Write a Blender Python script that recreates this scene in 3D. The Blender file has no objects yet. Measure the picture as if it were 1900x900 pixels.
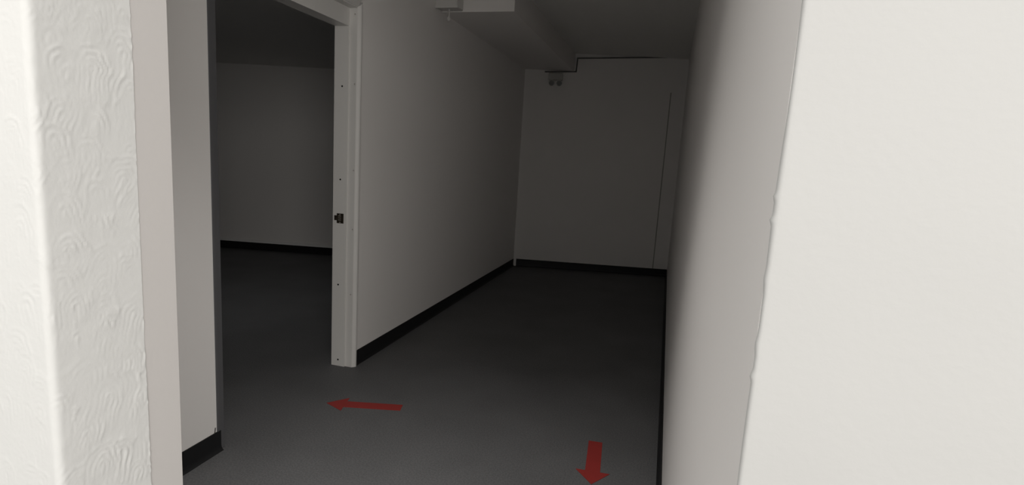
import bpy, bmesh, math, random
import numpy as np
from mathutils import Vector, Matrix

random.seed(7)
SC = bpy.context.scene
COL = SC.collection

# ------------------------------------------------------------------ camera
FPX = 1013.3                       # focal length in pixels of the 1900 x 900 frame
YAW, PITCH, ROLL = 0.2696, -0.1540, 0.0615
CAM = Vector((0.0, 0.0, 1.35))
_fw = Vector((-math.sin(YAW) * math.cos(PITCH), math.cos(YAW) * math.cos(PITCH), math.sin(PITCH)))
_r0 = Vector((math.cos(YAW), math.sin(YAW), 0.0))
_u0 = _r0.cross(_fw)
_rt = _r0 * math.cos(ROLL) + _u0 * math.sin(ROLL)
_up = _u0 * math.cos(ROLL) - _r0 * math.sin(ROLL)
cam_data = bpy.data.cameras.new('camera')
cam_data.sensor_width = 36.0
cam_data.lens = FPX / 1900.0 * 36.0
cam_data.clip_start = 0.02
cam = bpy.data.objects.new('camera', cam_data)
COL.objects.link(cam)
m = Matrix((_rt, _up, -_fw)).transposed().to_4x4()
m.translation = CAM
cam.matrix_world = m
SC.camera = cam

# ------------------------------------------------------------------ light
# a bright hall lies behind the camera; its soft light enters the corridor, joined by an added fill lamp
world = bpy.data.worlds.new('hall_light')
SC.world = world
world.use_nodes = True
bg = world.node_tree.nodes['Background']
bg.inputs['Color'].default_value = (1.0, 0.985, 0.955, 1)
bg.inputs['Strength'].default_value = 1.0

# tall window of the hall, behind the camera and to its right
win = bpy.data.lights.new('hall_window_light', 'AREA')
win.shape = 'RECTANGLE'
win.size, win.size_y = 2.6, 2.0
win.energy = 150
win.color = (1.0, 0.97, 0.93)
wo = bpy.data.objects.new('hall_window_light', win)
COL.objects.link(wo)
wo.location = (2.4, -3.0, 1.9)
wo.rotation_euler = (Vector((-0.5, 0.9, 1.2)) - Vector(wo.location)).to_track_quat('-Z', 'Y').to_euler()

# ceiling panel of the hall, above and behind the camera
pan = bpy.data.lights.new('hall_ceiling_light', 'AREA')
pan.shape = 'RECTANGLE'
pan.size, pan.size_y = 1.2, 0.6
pan.energy = 22
pan.color = (1.0, 0.97, 0.93)
po = bpy.data.objects.new('hall_ceiling_light', pan)
COL.objects.link(po)
po.location = (-1.1, -0.7, 2.95)

# unseen fill lamp added to lift the side room's floor and ceiling
rw = bpy.data.lights.new('room_fill_light', 'AREA')
rw.size = 0.9
rw.energy = 1.5
rw.spread = math.radians(110)
ro = bpy.data.objects.new('room_fill_light', rw)
COL.objects.link(ro)
ro.location = (-3.3, 3.5, 2.25)

SC.view_settings.view_transform = 'Standard'
SC.view_settings.look = 'None'
SC.view_settings.exposure = -0.1
SC.view_settings.gamma = 1.0
SC.view_settings.use_curve_mapping = False


# ------------------------------------------------------------------ helpers
def ray(u, v):
    return _fw + _rt * ((u - 950.0) / FPX) - _up * ((v - 450.0) / FPX)

def on_x(u, v, x):
    d = ray(u, v); return CAM + d * ((x - CAM.x) / d.x)

def on_y(u, v, y):
    d = ray(u, v); return CAM + d * ((y - CAM.y) / d.y)

def on_z(u, v, z=0.0):
    d = ray(u, v); return CAM + d * ((z - CAM.z) / d.z)

def on_back(u, v, off=0.0):        # the far wall, which stands a little askew
    d = ray(u, v)
    # y = YB + BAZ*(x-XL) - off
    t = (YB - BAZ * XL - off) / (d.y - BAZ * d.x)
    return CAM + d * t

def obj(name, bm, mat, parent=None, smooth=False):
    me = bpy.data.meshes.new(name)
    bmesh.ops.recalc_face_normals(bm, faces=bm.faces)
    bm.to_mesh(me); bm.free()
    if smooth:
        for p in me.polygons: p.use_smooth = True
    me.materials.append(mat)
    o = bpy.data.objects.new(name, me)
    COL.objects.link(o)
    if parent is not None: o.parent = parent
    return o

def tag(o, label=None, cat=None, group=None, kind=None):
    if label: o['label'] = label
    if cat: o['category'] = cat
    if group: o['group'] = group
    if kind: o['kind'] = kind
    return o

def empty(name, loc=(0, 0, 0)):
    o = bpy.data.objects.new(name, None)
    o.empty_display_size = 0.1
    COL.objects.link(o)
    o.location = loc
    return o

def box(bm, x0, x1, y0, y1, z0, z1):
    vs = [bm.verts.new(c) for c in ((x0, y0, z0), (x1, y0, z0), (x1, y1, z0), (x0, y1, z0),
                                    (x0, y0, z1), (x1, y0, z1), (x1, y1, z1), (x0, y1, z1))]
    for f in ((0, 3, 2, 1), (4, 5, 6, 7), (0, 1, 5, 4), (1, 2, 6, 5), (2, 3, 7, 6), (3, 0, 4, 7)):
        bm.faces.new([vs[i] for i in f])
    return vs

def boxes(*bs):
    bm = bmesh.new()
    for b in bs: box(bm, *b)
    return bm

def bevelled_box(w, d, h, r, seg=2):
    bm = boxes((-w / 2, w / 2, -d / 2, d / 2, -h / 2, h / 2))
    bmesh.ops.bevel(bm, geom=bm.edges[:], offset=r, segments=seg, affect='EDGES', profile=0.5)
    return bm

def prism(bm, pts, z0, z1):
    """vertical prism over a plan polygon"""
    a = [bm.verts.new((p[0], p[1], z0)) for p in pts]
    b = [bm.verts.new((p[0], p[1], z1)) for p in pts]
    bm.faces.new(a[::-1]); bm.faces.new(b)
    n = len(pts)
    for i in range(n):
        bm.faces.new((a[i], a[(i + 1) % n], b[(i + 1) % n], b[i]))
    return bm

def sweep(bm, prof, p0, p1, side, up=Vector((0, 0, 1))):
    """extrude a profile of (out, up) pairs along p0 -> p1; side points out of the wall"""
    p0, p1, side = Vector(p0), Vector(p1), Vector(side)
    a = [bm.verts.new(p0 + side * o + up * h) for o, h in prof]
    b = [bm.verts.new(p1 + side * o + up * h) for o, h in prof]
    n = len(prof)
    for i in range(n):
        bm.faces.new((a[i], a[(i + 1) % n], b[(i + 1) % n], b[i]))
    bm.faces.new(a[::-1]); bm.faces.new(b)
    return bm

def tube(bm, pts, r, n=8):
    rings = []
    for i, p in enumerate(pts):
        p = Vector(p)
        d0 = (p - Vector(pts[i - 1])).normalized() if i else None
        d1 = (Vector(pts[i + 1]) - p).normalized() if i < len(pts) - 1 else None
        d = (d0 + d1).normalized() if d0 and d1 else (d0 or d1)
        k = 1.0 / max(0.5, abs(d.dot(d1 or d0)))
        ref = BACK_N
        s = d.cross(ref).normalized(); t = ref
        rings.append([bm.verts.new(p + (s * math.cos(2 * math.pi * j / n) * k + t * math.sin(2 * math.pi * j / n)) * r) for j in range(n)])
    for a, b in zip(rings, rings[1:]):
        for j in range(n):
            bm.faces.new((a[j], a[(j + 1) % n], b[(j + 1) % n], b[j]))
    bm.faces.new(rings[0]); bm.faces.new(rings[-1])
    return bm

def disc(bm, c, nrm, r, depth, n=12, r2=None):
    c, nrm = Vector(c), Vector(nrm).normalized()
    a = nrm.orthogonal().normalized(); b = nrm.cross(a)
    r2 = r if r2 is None else r2
    lo = [bm.verts.new(c + (a * math.cos(2 * math.pi * j / n) + b * math.sin(2 * math.pi * j / n)) * r) for j in range(n)]
    hi = [bm.verts.new(c + nrm * depth + (a * math.cos(2 * math.pi * j / n) + b * math.sin(2 * math.pi * j / n)) * r2) for j in range(n)]
    bm.faces.new(lo[::-1]); bm.faces.new(hi)
    for j in range(n):
        bm.faces.new((lo[j], lo[(j + 1) % n], hi[(j + 1) % n], hi[j]))
    return bm


# ------------------------------------------------------------------ materials
def base_mat(name, col, rough=0.6, spec=0.4):
    m = bpy.data.materials.new(name)
    m.use_nodes = True
    b = m.node_tree.nodes['Principled BSDF']
    b.inputs['Base Color'].default_value = (*col, 1)
    b.inputs['Roughness'].default_value = rough
    b.inputs['Specular IOR Level'].default_value = spec
    return m, m.node_tree, b

def mottled(name, col, var, scale, rough, spec, bump_scale, bump_strength, bump_dist=0.001, detail=4.0):
    """paint or vinyl: small colour drift plus a fine relief"""
    m, nt, b = base_mat(name, col, rough, spec)
    tc = nt.nodes.new('ShaderNodeTexCoord')
    n1 = nt.nodes.new('ShaderNodeTexNoise'); n1.inputs['Scale'].default_value = scale; n1.inputs['Detail'].default_value = detail
    nt.links.new(tc.outputs['Object'], n1.inputs['Vector'])
    mix = nt.nodes.new('ShaderNodeMixRGB')
    mix.inputs['Color1'].default_value = (*[c * (1 - var) for c in col], 1)
    mix.inputs['Color2'].default_value = (*[min(1, c * (1 + var)) for c in col], 1)
    nt.links.new(n1.outputs['Fac'], mix.inputs['Fac'])
    nt.links.new(mix.outputs['Color'], b.inputs['Base Color'])
    n2 = nt.nodes.new('ShaderNodeTexNoise'); n2.inputs['Scale'].default_value = bump_scale; n2.inputs['Detail'].default_value = 3
    nt.links.new(tc.outputs['Object'], n2.inputs['Vector'])
    bp = nt.nodes.new('ShaderNodeBump'); bp.inputs['Strength'].default_value = bump_strength; bp.inputs['Distance'].default_value = bump_dist
    nt.links.new(n2.outputs['Fac'], bp.inputs['Height'])
    nt.links.new(bp.outputs['Normal'], b.inputs['Normal'])
    return m

M_WALL = mottled('white_wall_paint', (0.88, 0.853, 0.828), 0.015, 1.5, 0.55, 0.3, 120, 0.25)
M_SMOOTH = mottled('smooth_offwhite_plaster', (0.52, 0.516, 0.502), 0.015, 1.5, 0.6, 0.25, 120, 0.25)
M_INNER = mottled('beige_primer', (0.60, 0.574, 0.554), 0.015, 1.5, 0.6, 0.25, 120, 0.2)
M_STUCCO = mottled('white_stucco', (0.70, 0.697, 0.677), 0.015, 1.5, 0.55, 0.3, 120, 0.25)
M_CEIL = mottled('ceiling_paint', (0.88, 0.87, 0.84), 0.02, 2.0, 0.8, 0.2, 90, 0.3)
M_TRIM = mottled('trim_gloss_paint', (0.66, 0.645, 0.62), 0.02, 8.0, 0.35, 0.45, 60, 0.12)
M_RUBBER = mottled('black_rubber', (0.012, 0.012, 0.013), 0.15, 20, 0.5, 0.35, 150, 0.15)
M_RED = mottled('red_floor_tape', (0.33, 0.035, 0.03), 0.12, 14, 0.6, 0.3, 80, 0.2)
M_BRONZE = mottled('dark_bronze', (0.045, 0.036, 0.026), 0.2, 60, 0.4, 0.5, 200, 0.15)
M_BRONZE.node_tree.nodes['Principled BSDF'].inputs['Metallic'].default_value = 0.6
M_GREY = mottled('dark_grey_edge', (0.115, 0.115, 0.12), 0.05, 6, 0.45, 0.4, 80, 0.1)  # plain dark grey for the near doorway strip and lining
M_LEDGE = base_mat('bright_white_gloss', (0.93, 0.92, 0.9), 0.3, 0.5)[0]
M_JOINT = base_mat('dark_joint_filler', (0.40, 0.39, 0.36), 0.8, 0.2)[0]
M_HOLE = base_mat('dark_hole', (0.006, 0.006, 0.006), 0.9, 0.1)[0]
M_SCREW = base_mat('dull_screw', (0.24, 0.22, 0.19), 0.5, 0.4)[0]
M_FILLER = base_mat('nail_filler', (0.42, 0.39, 0.37), 0.8, 0.2)[0]
M_CABLE = base_mat('dark_conduit', (0.16, 0.155, 0.15), 0.6, 0.3)[0]
M_FIXTURE = base_mat('grey_plastic', (0.55, 0.54, 0.51), 0.5, 0.35)[0]
M_LENS = base_mat('smoked_lens', (0.14, 0.14, 0.13), 0.25, 0.5)[0]

def floor_material():
    m, nt, b = base_mat('grey_sheet_vinyl', (0.15, 0.15, 0.155), 0.6, 0.25)
    tc = nt.nodes.new('ShaderNodeTexCoord')
    sp = nt.nodes.new('ShaderNodeTexNoise'); sp.inputs['Scale'].default_value = 140; sp.inputs['Detail'].default_value = 2
    cl = nt.nodes.new('ShaderNodeTexNoise'); cl.inputs['Scale'].default_value = 2.2; cl.inputs['Detail'].default_value = 6
    for n in (sp, cl): nt.links.new(tc.outputs['Object'], n.inputs['Vector'])
    r1 = nt.nodes.new('ShaderNodeValToRGB')
    r1.color_ramp.elements[0].position = 0.35; r1.color_ramp.elements[0].color = (0.115, 0.115, 0.118, 1)
    r1.color_ramp.elements[1].position = 0.68; r1.color_ramp.elements[1].color = (0.16, 0.16, 0.161, 1)
    nt.links.new(sp.outputs['Fac'], r1.inputs['Fac'])
    r2 = nt.nodes.new('ShaderNodeValToRGB')
    r2.color_ramp.elements[0].position = 0.3; r2.color_ramp.elements[0].color = (0.9, 0.9, 0.9, 1)
    r2.color_ramp.elements[1].position = 0.75; r2.color_ramp.elements[1].color = (1.12, 1.12, 1.12, 1)
    nt.links.new(cl.outputs['Fac'], r2.inputs['Fac'])
    mx = nt.nodes.new('ShaderNodeMixRGB'); mx.blend_type = 'MULTIPLY'; mx.inputs['Fac'].default_value = 1
    nt.links.new(r1.outputs['Color'], mx.inputs['Color1']); nt.links.new(r2.outputs['Color'], mx.inputs['Color2'])
    nt.links.new(mx.outputs['Color'], b.inputs['Base Color'])
    bp = nt.nodes.new('ShaderNodeBump'); bp.inputs['Strength'].default_value = 0.15; bp.inputs['Distance'].default_value = 0.001
    nt.links.new(sp.outputs['Fac'], bp.inputs['Height']); nt.links.new(bp.outputs['Normal'], b.inputs['Normal'])
    return m
M_FLOOR = floor_material()

# ------------------------------------------------------------------ plan (metres)
BH = 0.092                        # baseboard height
XL, XR = -1.780, 0.097            # corridor walls
YB, BAZ = 6.560, 0.2174           # far wall: y = YB + BAZ*(x - XL)
H = 2.616                         # corridor ceiling
XO = -0.837                       # left side of the entry opening
YF0, YF1, YF2 = 0.550, 0.699, 0.767   # entry wall: front, end of stucco, inside
TW = 0.129                        # thickness of the corridor's left wall
YJ, YN = 2.851, 1.819             # door: far jamb face, near casing edge
ZD, ZC = 2.030, 2.128              # door head: inner frame, outer (corridor) side
XRM, YRB, HRM = -6.6, 6.39, 2.269 # side room: left wall, far wall, ceiling
BACK_N = Vector((BAZ, -1, 0)).normalized()
def yb(x): return YB + BAZ * (x - XL)
def yrb(x): return YRB + BAZ * (x - XL)
FAR = Vector((1, BAZ, 0)).normalized()

# ------------------------------------------------------------------ the setting
bm = boxes((-7.2, 4.2, -4.5, 8.2, -0.06, 0.0))
tag(obj('floor', bm, M_FLOOR), 'dark grey sheet vinyl floor running down the corridor', 'floor', kind='structure')

# corridor left wall with the doorway left open
JT = 0.02                                        # jamb board thickness
YNJ = on_x(409, 450, XL).y                       # inner edge of the near casing
bm = bmesh.new()
box(bm, XL - TW, XL, YF2, YNJ - JT, 0, H)
prism(bm, [(XL - TW, YJ + JT), (XL, YJ + JT), (XL, yb(XL)), (XL - TW, yb(XL - TW))], 0, H)
box(bm, XL - TW, XL, YNJ - JT, YJ + JT, ZC + JT, H)
tag(obj('wall_left', bm, M_WALL), 'white corridor wall with the open doorway in it', 'wall', kind='structure')

cc = on_x(399, 803, XL)                          # chipped paint at the foot of the doorway edge
bm = bmesh.new()
cv = [(-0.010, -0.012), (-0.004, -0.012), (0.001, 0.002), (0.004, 0.022), (0.000, 0.022), (-0.003, 0.004)]
fr = [bm.verts.new((XL + 0.0012, cc.y + a, cc.z + b)) for a, b in cv]; bk = [bm.verts.new((XL - 0.001, cc.y + a, cc.z + b)) for a, b in cv]
bm.faces.new(fr); bm.faces.new(bk[::-1])
for i in range(6): bm.faces.new((fr[i], fr[(i + 1) % 6], bk[(i + 1) % 6], bk[i]))
obj('paint_chip', bm, M_BRONZE, bpy.data.objects['wall_left'])

# right wall
YR0 = YF0 + 0.0045
bm = prism(bmesh.new(), [(XR, YR0), (XR + 0.15, YR0), (XR + 0.15, yb(XR + 0.15)), (XR, yb(XR))], 0, H)
tag(obj('wall_right', bm, M_WALL), 'smooth white corridor wall on the right, fading into shade', 'wall', kind='structure')

# far wall, with a narrow open joint between two boards
sA, sB = on_back(1245, 172), on_back(1211, 497)
bm = bmesh.new()
ztop = sA.z
def bp_(x, off): return (x, yb(x) - off * 1.0)
x0, x1 = XL - TW, XR + 0.2
jb, jt, jw = sB.x, sA.x, 0.013
# backing slab
prism(bm, [(x0, yb(x0) + 0.05), (x1, yb(x1) + 0.05), (x1, yb(x1) + 0.15), (x0, yb(x0) + 0.15)], 0, H)
def slab(c):                                     # board 8 mm thick over a quad given as (x, z)
    a = [bm.verts.new((x, yb(x), z)) for x, z in c]
    b = [bm.verts.new((x, yb(x) + 0.05, z)) for x, z in c]
    bm.faces.new(a); bm.faces.new(b[::-1])
    for i in range(len(c)):
        j = (i + 1) % len(c); bm.faces.new((a[i], b[i], b[j], a[j]))
slab([(x0, 0), (jb - jw / 2, 0), (jt - jw / 2, ztop), (x0, ztop)])
slab([(jb + jw / 2, 0), (x1, 0), (x1, ztop), (jt + jw / 2, ztop)])
slab([(x0, ztop), (x1, ztop), (x1, H), (x0, H)])
wb = tag(obj('wall_back', bm, M_WALL), 'dim far wall closing off the corridor, with a thin vertical joint', 'wall', kind='structure')

bm = bmesh.new()
slab([(jb - jw / 2, BH), (jb + jw / 2, BH), (jt + jw / 2, ztop), (jt - jw / 2, ztop)])
for v in bm.verts: v.co.y += 0.003
obj('joint_filler', bm, M_JOINT, wb)['label'] = 'thin dark filler in the wall joint'

# ceiling of the corridor, bulkhead under it
bm = prism(bmesh.new(), [(-3.2, YF2), (XR + 0.15, YF2), (XR + 0.15, yb(XR + 0.15)), (XL, yb(XL)), (XL - TW, yb(XL - TW)), (XL - TW, YF2 + 0.002)], H, H + 0.1)
tag(obj('ceiling', bm, M_CEIL), 'dim off-white corridor ceiling', 'ceiling', kind='structure')

XB, ZB = -1.208, 2.409
YBF = on_y(948, 27, 1.0); 
YBF = 4.044
bm = prism(bmesh.new(), [(XL, YBF), (XB, YBF), (XB, yb(XB)), (XL, yb(XL))], ZB, H)
tag(obj('ceiling_bulkhead', bm, M_WALL), 'boxed bulkhead along the top of the left corridor wall', 'bulkhead', kind='structure')

# side room
bm = prism(bmesh.new(), [(XRM, yrb(XRM)), (XL - TW, yrb(XL - TW)), (XL - TW, yrb(XL - TW) + 0.15), (XRM, yrb(XRM) + 0.15)], 0, HRM + 0.2)
tag(obj('wall_room_back', bm, M_WALL), 'dim far wall of the side room seen through the doorway', 'wall', kind='structure')
bm = boxes((XRM - 0.15, XRM, 0.9, 6.3, 0, HRM + 0.2))
tag(obj('wall_room_left', bm, M_WALL), 'left wall of the side room', 'wall', kind='structure')
bm = boxes((XRM - 0.15, XL - TW, 0.767, 0.9, 0, HRM + 0.2))
tag(obj('wall_room_front', bm, M_WALL), 'front wall of the side room', 'wall', kind='structure')
bm = prism(bmesh.new(), [(XRM, 0.9), (XL - TW, 0.9), (XL - TW, yrb(XL - TW)), (XRM, yrb(XRM))], HRM, HRM + 0.1)
tag(obj('ceiling_room', bm, M_CEIL), 'dark ceiling of the side room above the doorway view', 'ceiling', kind='structure')

# ------------------------------------------------------------------ entry wall (trowelled stucco)
def vnoise(U, V, cell, seed):
    r = np.random.RandomState(seed)
    g = r.rand(256, 256)
    x, y = U / cell + 1000, V / cell + 1000
    xi, yi = np.floor(x).astype(int), np.floor(y).astype(int)
    fx, fy = x - xi, y - yi
    fx, fy = fx * fx * (3 - 2 * fx), fy * fy * (3 - 2 * fy)
    a, b = g[xi % 256, yi % 256], g[(xi + 1) % 256, yi % 256]
    c, d = g[xi % 256, (yi + 1) % 256], g[(xi + 1) % 256, (yi + 1) % 256]
    return (a * (1 - fx) + b * fx) * (1 - fy) + (c * (1 - fx) + d * fx) * fy

def trowel(U, V, seed, amp):
    """overlapping combed arches pressed by a trowel, newer strokes over older ones"""
    r = random.Random(seed)
    Hh = (vnoise(U, V, 0.02, seed) - 0.5) * 0.0008
    u0, u1, v0, v1 = U.min(), U.max(), V.min(), V.max()
    strokes = []
    v = v0 - 0.05
    while v < v1 + 0.08:
        u = u0 - 0.04
        while u < u1 + 0.05:
            strokes.append((u + r.uniform(-.02, .02), v + r.uniform(-.025, .025)))
            u += 0.036
        v += 0.040
    r.shuffle(strokes)
    fade = np.clip((vnoise(U, V, 0.022, seed + 2) - 0.15) / 0.35, 0.25, 1)
    for (cu, cv) in strokes:
        R = r.uniform(0.016, 0.036); L = r.uniform(0.02, 0.055); th = r.gauss(-0.12, 0.22)
        lam = r.uniform(0.0048, 0.0085); A = amp * r.uniform(0.45, 1.0); ph = r.uniform(0, 6.28)
        sel = np.nonzero((np.abs(U - cu) < R + L) & (np.abs(V - cv) < R + L))
        if len(sel[0]) == 0: continue
        du, dv = U[sel] - cu, V[sel] - cv
        a = du * math.cos(th) + dv * math.sin(th); b = -du * math.sin(th) + dv * math.cos(th)
        b = b * 0.75
        rad = np.where(b > 0, np.sqrt(a * a + b * b), np.abs(a))
        rad = rad + (vnoise(U[sel], V[sel], 0.014, seed + 1) - .5) * 0.006
        inside = np.clip((R - rad) / 0.003, 0, 1) * np.clip((b + L) / 0.03, 0, 1)
        w = 0.5 + 0.5 * np.cos(2 * math.pi * rad / lam + ph)
        side = np.clip(0.65 + 0.35 * np.sign(a + 0.2 * R) * np.clip(np.abs(a) / R * 3, 0, 1), 0.45, 1)   # pressed harder on one side
        leg = np.clip(1 + b / (L + 1e-6) * 0.6, 0.45, 1)
        h = A * (w ** 1.5) * fade[sel] * side * leg + A * 0.8 * side * np.exp(-((R - rad) / 0.0024) ** 2) * np.clip((b + 0.6 * R) / (0.5 * R), 0, 1)
        Hh[sel] = Hh[sel] * (1 - inside) + h * inside
    return Hh

def axis(*segs):
    out = []
    for a, b, s in segs:
        n = max(1, int(round((b - a) / s)))
        out += [a + (b - a) * i / n for i in range(n)]
    out.append(segs[-1][1])
    return np.array(out)

def stucco_corner(name, corner_x, sgn, face_len, fine_len, seed, amp_face, amp_reveal, chips, label, zmax, fine_z, mat):
    """sheet that wraps from the front face round a soft corner into the reveal; sgn=+1: reveal looks to +x"""
    rad = 0.010 if sgn > 0 else 0.004
    front = axis((0, face_len - fine_len, 0.05), (face_len - fine_len, face_len - rad, 0.0028))
    arc = np.linspace(0, math.pi / 2, 7)[1:]
    yend = YF1 if sgn > 0 else YR0
    rev = axis((rad, yend - YF0, 0.0028))[1:]
    px, py, nx, ny, ul, am = [], [], [], [], [], []
    for s in front:
        px.append(corner_x - sgn * (face_len - s)); py.append(YF0); nx.append(0); ny.append(-1); ul.append(s); am.append(amp_face)
    cx, cyy = corner_x - sgn * rad, YF0 + rad
    for t in arc:
        px.append(cx + sgn * rad * math.sin(t)); py.append(cyy - rad * math.cos(t)); nx.append(sgn * math.sin(t)); ny.append(-math.cos(t))
        ul.append(face_len - rad + rad * t); am.append(amp_face + (amp_reveal - amp_face) * t / (math.pi / 2))
    for s in rev:
        px.append(corner_x); py.append(YF0 + s); nx.append(sgn); ny.append(0); ul.append(face_len - rad + rad * math.pi / 2 + s - rad)
        am.append(amp_reveal if sgn > 0 else amp_reveal * max(0.0, 1 - (s - rad) / 0.10))
    zs = axis((0, fine_z[0], 0.05), (fine_z[0], fine_z[1], 0.0032), (fine_z[1], zmax, 0.05))
    U, V = np.meshgrid(np.array(ul), zs)
    am = np.array(am)[None, :]
    Hh = trowel(U, V, seed, 1.0) * am
    Hh += (vnoise(U, V, 0.11, seed + 5) - .5) * 0.004 * (am / max(amp_face, amp_reveal)) * 0.6
    if chips:                                    # small bumps and nicks on the arris
        uc = face_len - rad + rad * math.pi / 4
        for (zc, a, w, hgt) in chips:
            Hh += a * np.exp(-((U - uc - 0.004) / w) ** 2 - ((V - zc) / hgt) ** 2)
    X = np.array(px)[None, :] + np.array(nx)[None, :] * Hh
    Y = np.array(py)[None, :] + np.array(ny)[None, :] * Hh
    nr, nc = U.shape
    co = np.stack([X, Y, V], -1).reshape(-1, 3)
    idx = np.arange(nr * nc).reshape(nr, nc)
    q = np.stack([idx[:-1, :-1], idx[:-1, 1:], idx[1:, 1:], idx[1:, :-1]], -1).reshape(-1, 4)
    if sgn < 0: q = q[:, ::-1]
    # close the slab behind the sheet
    farx = corner_x - sgn * face_len
    k = len(co) + nr
    co = np.concatenate([co, co.reshape(nr, nc, 3)[:, -1]])          # own vertices for the end strip, so the corner stays crisp
    idl = np.arange(nr) + nr * nc
    extra = [(farx, yend, 0), (corner_x - sgn * 0.006, yend, 0), (farx, yend, zmax), (corner_x - sgn * 0.006, yend, zmax)]
    faces = q.tolist() + [[k, k + 2, k + 3, k + 1], [int(i) for i in idx[-1]] + [k + 3, k + 2], [k, k + 1] + [int(i) for i in idx[0][::-1]],
                          [int(i) for i in idx[::-1, 0]] + [k, k + 2][::1], [int(i) for i in idl] + [k + 3, k + 1]]
    me = bpy.data.meshes.new(name)
    me.from_pydata(co.tolist() + extra, [], faces)
    me.update()
    fl = np.zeros(len(me.polygons), dtype=bool); fl[:len(q)] = True
    me.polygons.foreach_set('use_smooth', fl)
    me.materials.append(mat)
    o = bpy.data.objects.new(name, me); COL.objects.link(o)
    return tag(o, label, 'wall', kind='structure')

stucco_corner('wall_entry_left', XO, +1, 1.6, 0.30, 11, 0.0010, 0.0020, None,
              'white stucco entry wall with combed trowel marks on its return', 2.75, (0.55, 1.85), M_STUCCO)
chips = [(on_y(1441, 366, YF0).z, 0.0016, 0.004, 0.003), (on_y(1437, 410, YF0).z, 0.002, 0.004, 0.003),
         (on_y(1398, 640, YF0).z, 0.0012, 0.005, 0.008), (on_y(1393, 700, YF0).z, 0.0018, 0.004, 0.004), (on_y(1420, 520, YF0).z, 0.001, 0.005, 0.008)]
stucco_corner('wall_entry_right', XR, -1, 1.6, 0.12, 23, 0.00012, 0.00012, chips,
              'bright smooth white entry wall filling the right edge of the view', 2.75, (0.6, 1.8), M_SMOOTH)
bm = boxes((XO - 1.6, XO - 0.002, YF1, YF2, 0, H))
tag(obj('wall_entry_inner', bm, M_INNER), 'smooth white inner layer of the entry wall behind the stucco return', 'wall', kind='structure')
bm = boxes((XO - 0.02, XR + 0.02, YF0 + 0.006, YF2, 2.30, 2.75))
tag(obj('wall_entry_lintel', bm, M_WALL), 'white lintel above the entry opening', 'wall', kind='structure')

# ------------------------------------------------------------------ rubber baseboards
def cove(h):
    return [(0, 0), (0.017, 0), (0.0165, 0.0018), (0.0105, 0.006), (0.0065, 0.013), (0.0045, 0.022), (0.0045, h - 0.002), (0.003, h), (0, h)]
bb = empty('baseboard_left', (XL, YJ, 0))
tag(bb, 'black rubber cove baseboard along the left corridor wall', 'baseboard', kind='structure')
def strip(name, p0, p1, side, parent=None, h=BH):
    o = obj(name, sweep(bmesh.new(), cove(h), p0, p1, side), M_RUBBER)
    if parent is not None:
        o.parent = parent; o.matrix_parent_inverse = Matrix.Translation(-Vector(parent.location))
    return o
YCN = on_x(400, 700, XL).y                      # where the near casing starts
YCF = on_x(661, 405, XL).y                      # where the far casing ends
strip('baseboard_strip', (XL, YF2, 0), (XL, on_x(409, 815, XL).y, 0), (1, 0, 0), bb)
strip('baseboard_strip', (XL, YCF, 0), (XL, yb(XL) - 0.012, 0), (1, 0, 0), bb)
a = (XL + 0.034, yb(XL + 0.034), 0); b = (XR - 0.005, yb(XR - 0.005), 0)
tag(strip('baseboard_back', a, b, BACK_N), 'black rubber baseboard across the foot of the far wall', 'baseboard', kind='structure')
tag(strip('baseboard_right', (XR, YF2 - 0.05, 0), (XR, yb(XR) - 0.02, 0), (-1, 0, 0)), 'black rubber baseboard along the right corridor wall', 'baseboard', kind='structure')
br = strip('baseboard_room', (XRM, yrb(XRM), 0), (XL - TW, yrb(XL - TW), 0), BACK_N)
tag(br, 'black baseboard at the foot of the side room wall', 'baseboard', kind='structure')
prof = [(0, 0), (0.020, 0), (0.020, 0.020), (0.004, 0.034), (0, 0.034)]
o = obj('trim_1', sweep(bmesh.new(), prof, (XRM, yrb(XRM), BH + 0.001), (XL - TW, yrb(XL - TW), BH + 0.001), BACK_N), M_LEDGE)
tag(o, 'thin pale ledge strip above the side room baseboard', 'trim', kind='structure')

# ------------------------------------------------------------------ door frame
door = empty('door_1', (XL - TW / 2, (YNJ + YJ) / 2, 0))
tag(door, 'white painted door frame without a door in the left wall', 'door frame', kind='structure')
DINV = Matrix.Translation(-Vector(door.location))
def part(name, bm, mat, parent=door, label=None, smooth=False):
    o = obj(name, bm, mat, parent, smooth)
    if parent is door: o.matrix_parent_inverse = DINV
    if label: o['label'] = label
    return o
E = 0.004                                       # the frame stands a little proud of both wall faces
JX0, JX1 = XL - TW - E, XL + E
XS = on_y(642, 405, YJ).x                        # step between inner frame and outer lining
STEP = 0.010
j_far = part('jamb', boxes((JX0, XS, YJ, YJ + JT, 0.001, ZD)), M_TRIM)
j_near = part('jamb', boxes((JX0, XS, YNJ - JT, YNJ, 0.001, ZD)), M_TRIM)
part('head_jamb', boxes((JX0, XS, YNJ - JT, YJ + JT, ZD, ZC + JT)), M_TRIM)
part('lining', boxes((XS, JX1, YJ + STEP, YJ + JT, 0.001, ZC)), M_TRIM)
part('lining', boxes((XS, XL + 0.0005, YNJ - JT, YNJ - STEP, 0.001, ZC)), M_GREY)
part('lining', boxes((XS, JX1, YNJ - JT, YJ + JT, ZC, ZC + JT)), M_TRIM)
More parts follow.
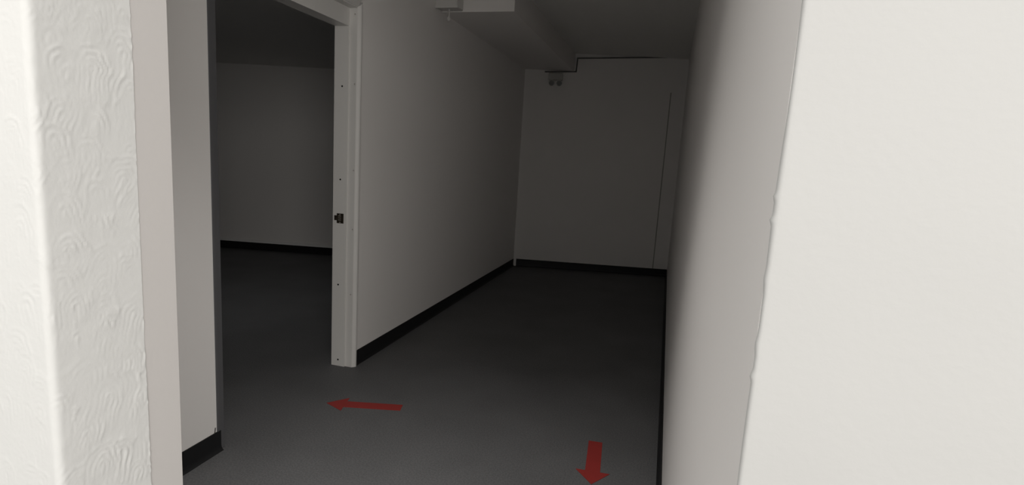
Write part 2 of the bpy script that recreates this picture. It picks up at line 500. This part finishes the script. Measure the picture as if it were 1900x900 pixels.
# sloping casing: thin at the opening, thick and rounded at its outer edge
CW = 0.058
def casing_prof(w):
    return [(0.0, 0.0), (0.006, 0.0), (0.009, 0.003), (0.017, w - 0.020), (0.021, w - 0.014), (0.022, w - 0.007), (0.019, w - 0.001), (0.0, w)]
def casing_v(y_in, sy, w, name='casing', x=XL, sx=1, mat=None, flat=1.0):
    bm = bmesh.new()
    lo = [bm.verts.new((x + sx * o * flat, y_in + sy * k, 0.001)) for o, k in casing_prof(w)]
    hi = [bm.verts.new((x + sx * o * flat, y_in + sy * k, ZC + 0.006 + k)) for o, k in casing_prof(w)]
    n = len(lo); bm.faces.new(lo); bm.faces.new(hi[::-1])
    for i in range(n): bm.faces.new((lo[i], lo[(i + 1) % n], hi[(i + 1) % n], hi[i]))
    return part(name, bm, mat or M_TRIM)
c_far = casing_v(YJ + STEP + 0.002, +1, max(0.03, YCF - YJ - STEP - 0.002))
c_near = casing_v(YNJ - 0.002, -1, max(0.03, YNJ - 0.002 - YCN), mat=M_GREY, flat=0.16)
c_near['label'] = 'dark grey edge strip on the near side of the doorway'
bm = bmesh.new()
w = CW
ya, yz = YNJ - 0.002, YJ + STEP + 0.002
lo = [bm.verts.new((XL + o, ya - k * (YNJ - YCN) / w, ZC + 0.006 + k)) for o, k in casing_prof(w)]
hi = [bm.verts.new((XL + o, yz + k * (YCF - YJ - STEP - 0.002) / w, ZC + 0.006 + k)) for o, k in casing_prof(w)]
n = len(lo); bm.faces.new(lo); bm.faces.new(hi[::-1])
for i in range(n): bm.faces.new((lo[i], lo[(i + 1) % n], hi[(i + 1) % n], hi[i]))
part('head_casing', bm, M_TRIM)

# strike plate with its lip, slots and screws
def on_jamb(u, v): return on_y(u, v, YJ)
pA, pB = on_jamb(625.5, 395.5), on_jamb(637.5, 415)
pxc, pzc = (pA.x + pB.x) / 2, (pA.z + pB.z) / 2
pw, ph = abs(pB.x - pA.x), abs(pA.z - pB.z)
bm = bevelled_box(pw, 0.004, ph, 0.001)
bmesh.ops.translate(bm, verts=bm.verts[:], vec=(pxc, YJ - 0.002, pzc))
sp = part('strike_plate', bm, M_BRONZE, label='dark bronze latch strike plate')
bm = bevelled_box(0.018, 0.006, ph * 0.5, 0.0015)
bmesh.ops.translate(bm, verts=bm.verts[:], vec=(pxc - pw / 2 - 0.007, YJ - 0.003, pzc + ph * 0.03))
l = obj('lip', bm, M_BRONZE, sp)
for dz, hh in ((0.24, 0.05), (0.04, 0.05), (-0.16, 0.05)):
    bm = bevelled_box(pw * 0.42, 0.002, ph * hh * 1.6, 0.0006)
    bmesh.ops.translate(bm, verts=bm.verts[:], vec=(pxc - pw * 0.06, YJ - 0.0045, pzc + dz * ph))
    obj('slot', bm, M_SCREW, sp)
for dz in (0.40, -0.40):
    obj('screw', disc(bmesh.new(), (pxc, YJ - 0.004, pzc + dz * ph), (0, -1, 0), ph * 0.07, 0.0015, 10), M_SCREW, sp)
for (u, v) in ((635, 160), (631.5, 333), (627.5, 528), (627, 667)):
    p = on_jamb(u, v)
    o = part('screw_hole', disc(bmesh.new(), (p.x, YJ - 0.0004, p.z), (0, -1, 0), 0.0055, 0.0008, 10), M_HOLE)
for (u, v) in ((659.5, 26), (658.5, 156), (656.5, 316), (654.5, 426), (651, 547)):
    p = on_x(u, v, XL + 0.012)
    # follow the slope of the casing face
    k = p.y - (YJ + 0.006); wf = YCF - YJ - 0.006
    out = 0.009 + (0.017 - 0.009) * max(0, min(1, (k - 0.003) / max(0.005, wf - 0.023)))
    part('nail_hole', disc(bmesh.new(), (XL + out + 0.0002, p.y, p.z), (1, -0.2, 0), 0.004, 0.001, 10), M_FILLER)

# ------------------------------------------------------------------ red floor arrows
def floor_arrow(tip, tail, shaft_w, head_w, head_l, label):
    tip, tail = Vector((tip.x, tip.y, 0)), Vector((tail.x, tail.y, 0))
    d = (tip - tail).normalized(); s = Vector((-d.y, d.x, 0)); L = (tip - tail).length
    pts = [tail - s * shaft_w / 2, tail + d * (L - head_l) - s * shaft_w / 2, tail + d * (L - head_l) - s * head_w / 2, tip,
           tail + d * (L - head_l) + s * head_w / 2, tail + d * (L - head_l) + s * shaft_w / 2, tail + s * shaft_w / 2]
    c = (tip + tail) / 2
    bm = prism(bmesh.new(), [(p - c) for p in pts], 0.0003, 0.0018)
    o = obj('floor_arrow', bm, M_RED)
    o.location = c
    return tag(o, label, 'floor arrow', 'red arrows stuck on the floor')
a1, a2 = on_z(606, 748), on_z(745, 757)
b1, b2 = on_z(1097, 899), on_z(1105, 820)
floor_arrow(a1, a2, 0.066, 0.150, 0.10, 'red floor arrow pointing left into the side doorway')
floor_arrow(b1, b2, 0.066, 0.150, 0.10, 'red floor arrow pointing toward the viewer near the right wall')

# ------------------------------------------------------------------ fittings
# narrow box hung against the wall in front of the bulkhead
pf = on_x(808, 13, XL)
f2 = on_y(848, 13, pf.y)
jb_ = empty('ceiling_box', (XL, pf.y, ZB))
tag(jb_, 'narrow white box under the ceiling in front of the bulkhead end', 'box')
JI = Matrix.Translation(-Vector(jb_.location))
bm = boxes((XL, f2.x, pf.y, YBF, pf.z, H))
bmesh.ops.bevel(bm, geom=bm.edges[:], offset=0.004, segments=2, affect='EDGES')
o = obj('housing', bm, M_TRIM, jb_); o.matrix_parent_inverse = JI
lip = boxes((XL, f2.x + 0.008, pf.y - 0.008, pf.y + 0.012, pf.z - 0.008, pf.z + 0.010))
o = obj('bottom_lip', lip, M_TRIM, jb_); o.matrix_parent_inverse = JI
kx = (XL + f2.x) / 2
bm = disc(bmesh.new(), (kx, pf.y + 0.06, pf.z - 0.065), (0, 0, 1), 0.006, 0.066, 10)
o = obj('stem', bm, M_TRIM, jb_); o.matrix_parent_inverse = JI
bm = bmesh.new(); bmesh.ops.create_uvsphere(bm, u_segments=12, v_segments=8, radius=0.016)
bmesh.ops.translate(bm, verts=bm.verts[:], vec=(kx, pf.y + 0.06, pf.z - 0.07))
o = obj('knob', bm, M_TRIM, jb_, True); o.matrix_parent_inverse = JI

# thin conduit on the far wall
pts = [on_back(1011, 133, 0.01), on_back(1069, 133, 0.01), on_back(1072, 108, 0.01), on_back(1276, 106, 0.01)]
bm = tube(bmesh.new(), pts, 0.008)
tag(obj('conduit', bm, M_CABLE), 'thin dark conduit stepping up along the top of the far wall', 'conduit')

# small twin-head fixture below the conduit
c = on_back(1031, 147)
fx = empty('emergency_light', c)
tag(fx, 'small grey twin-lamp fitting high on the far wall', 'light fitting')
ang = math.atan2(BAZ, 1)
fx.rotation_euler = (0, 0, ang)
bm = bevelled_box(0.17, 0.05, 0.085, 0.008)
bmesh.ops.translate(bm, verts=bm.verts[:], vec=(0, -0.026, 0.025))
obj('housing', bm, M_FIXTURE, fx)
for s in (-1, 1):
    bm = disc(bmesh.new(), (s * 0.045, -0.045, -0.045), (0, -1, -0.25), 0.024, 0.045, 14, 0.036)
    l = obj('lamp_head', bm, M_FIXTURE, fx)
    bm = disc(bmesh.new(), Vector((s * 0.045, -0.045, -0.045)) + Vector((0, -1, -0.25)).normalized() * 0.045, (0, -1, -0.25), 0.031, 0.003, 14)
    obj('lens', bm, M_LENS, l)
    bm = boxes((s * 0.045 - 0.006, s * 0.045 + 0.006, -0.042, -0.028, -0.05, -0.012))
    obj('bracket', bm, M_FIXTURE, fx)

# fill lamp and housing added out of view to brighten the corridor's near end
cl = empty('entry_fill_light', (-0.80, 1.28, H))
tag(cl, 'unseen square fill light added just inside the entry', 'fill light')
bm = bevelled_box(0.44, 0.44, 0.05, 0.008)
bmesh.ops.translate(bm, verts=bm.verts[:], vec=(0, 0, -0.026))
obj('housing', bm, M_TRIM, cl)
ld = bpy.data.lights.new('lamp', 'AREA'); ld.size = 0.4; ld.energy = 6; ld.spread = math.radians(80); ld.color = (1.0, 0.97, 0.94)
lo_ = bpy.data.objects.new('lamp', ld); COL.objects.link(lo_); lo_.parent = cl; lo_.location = (0, 0, -0.056)
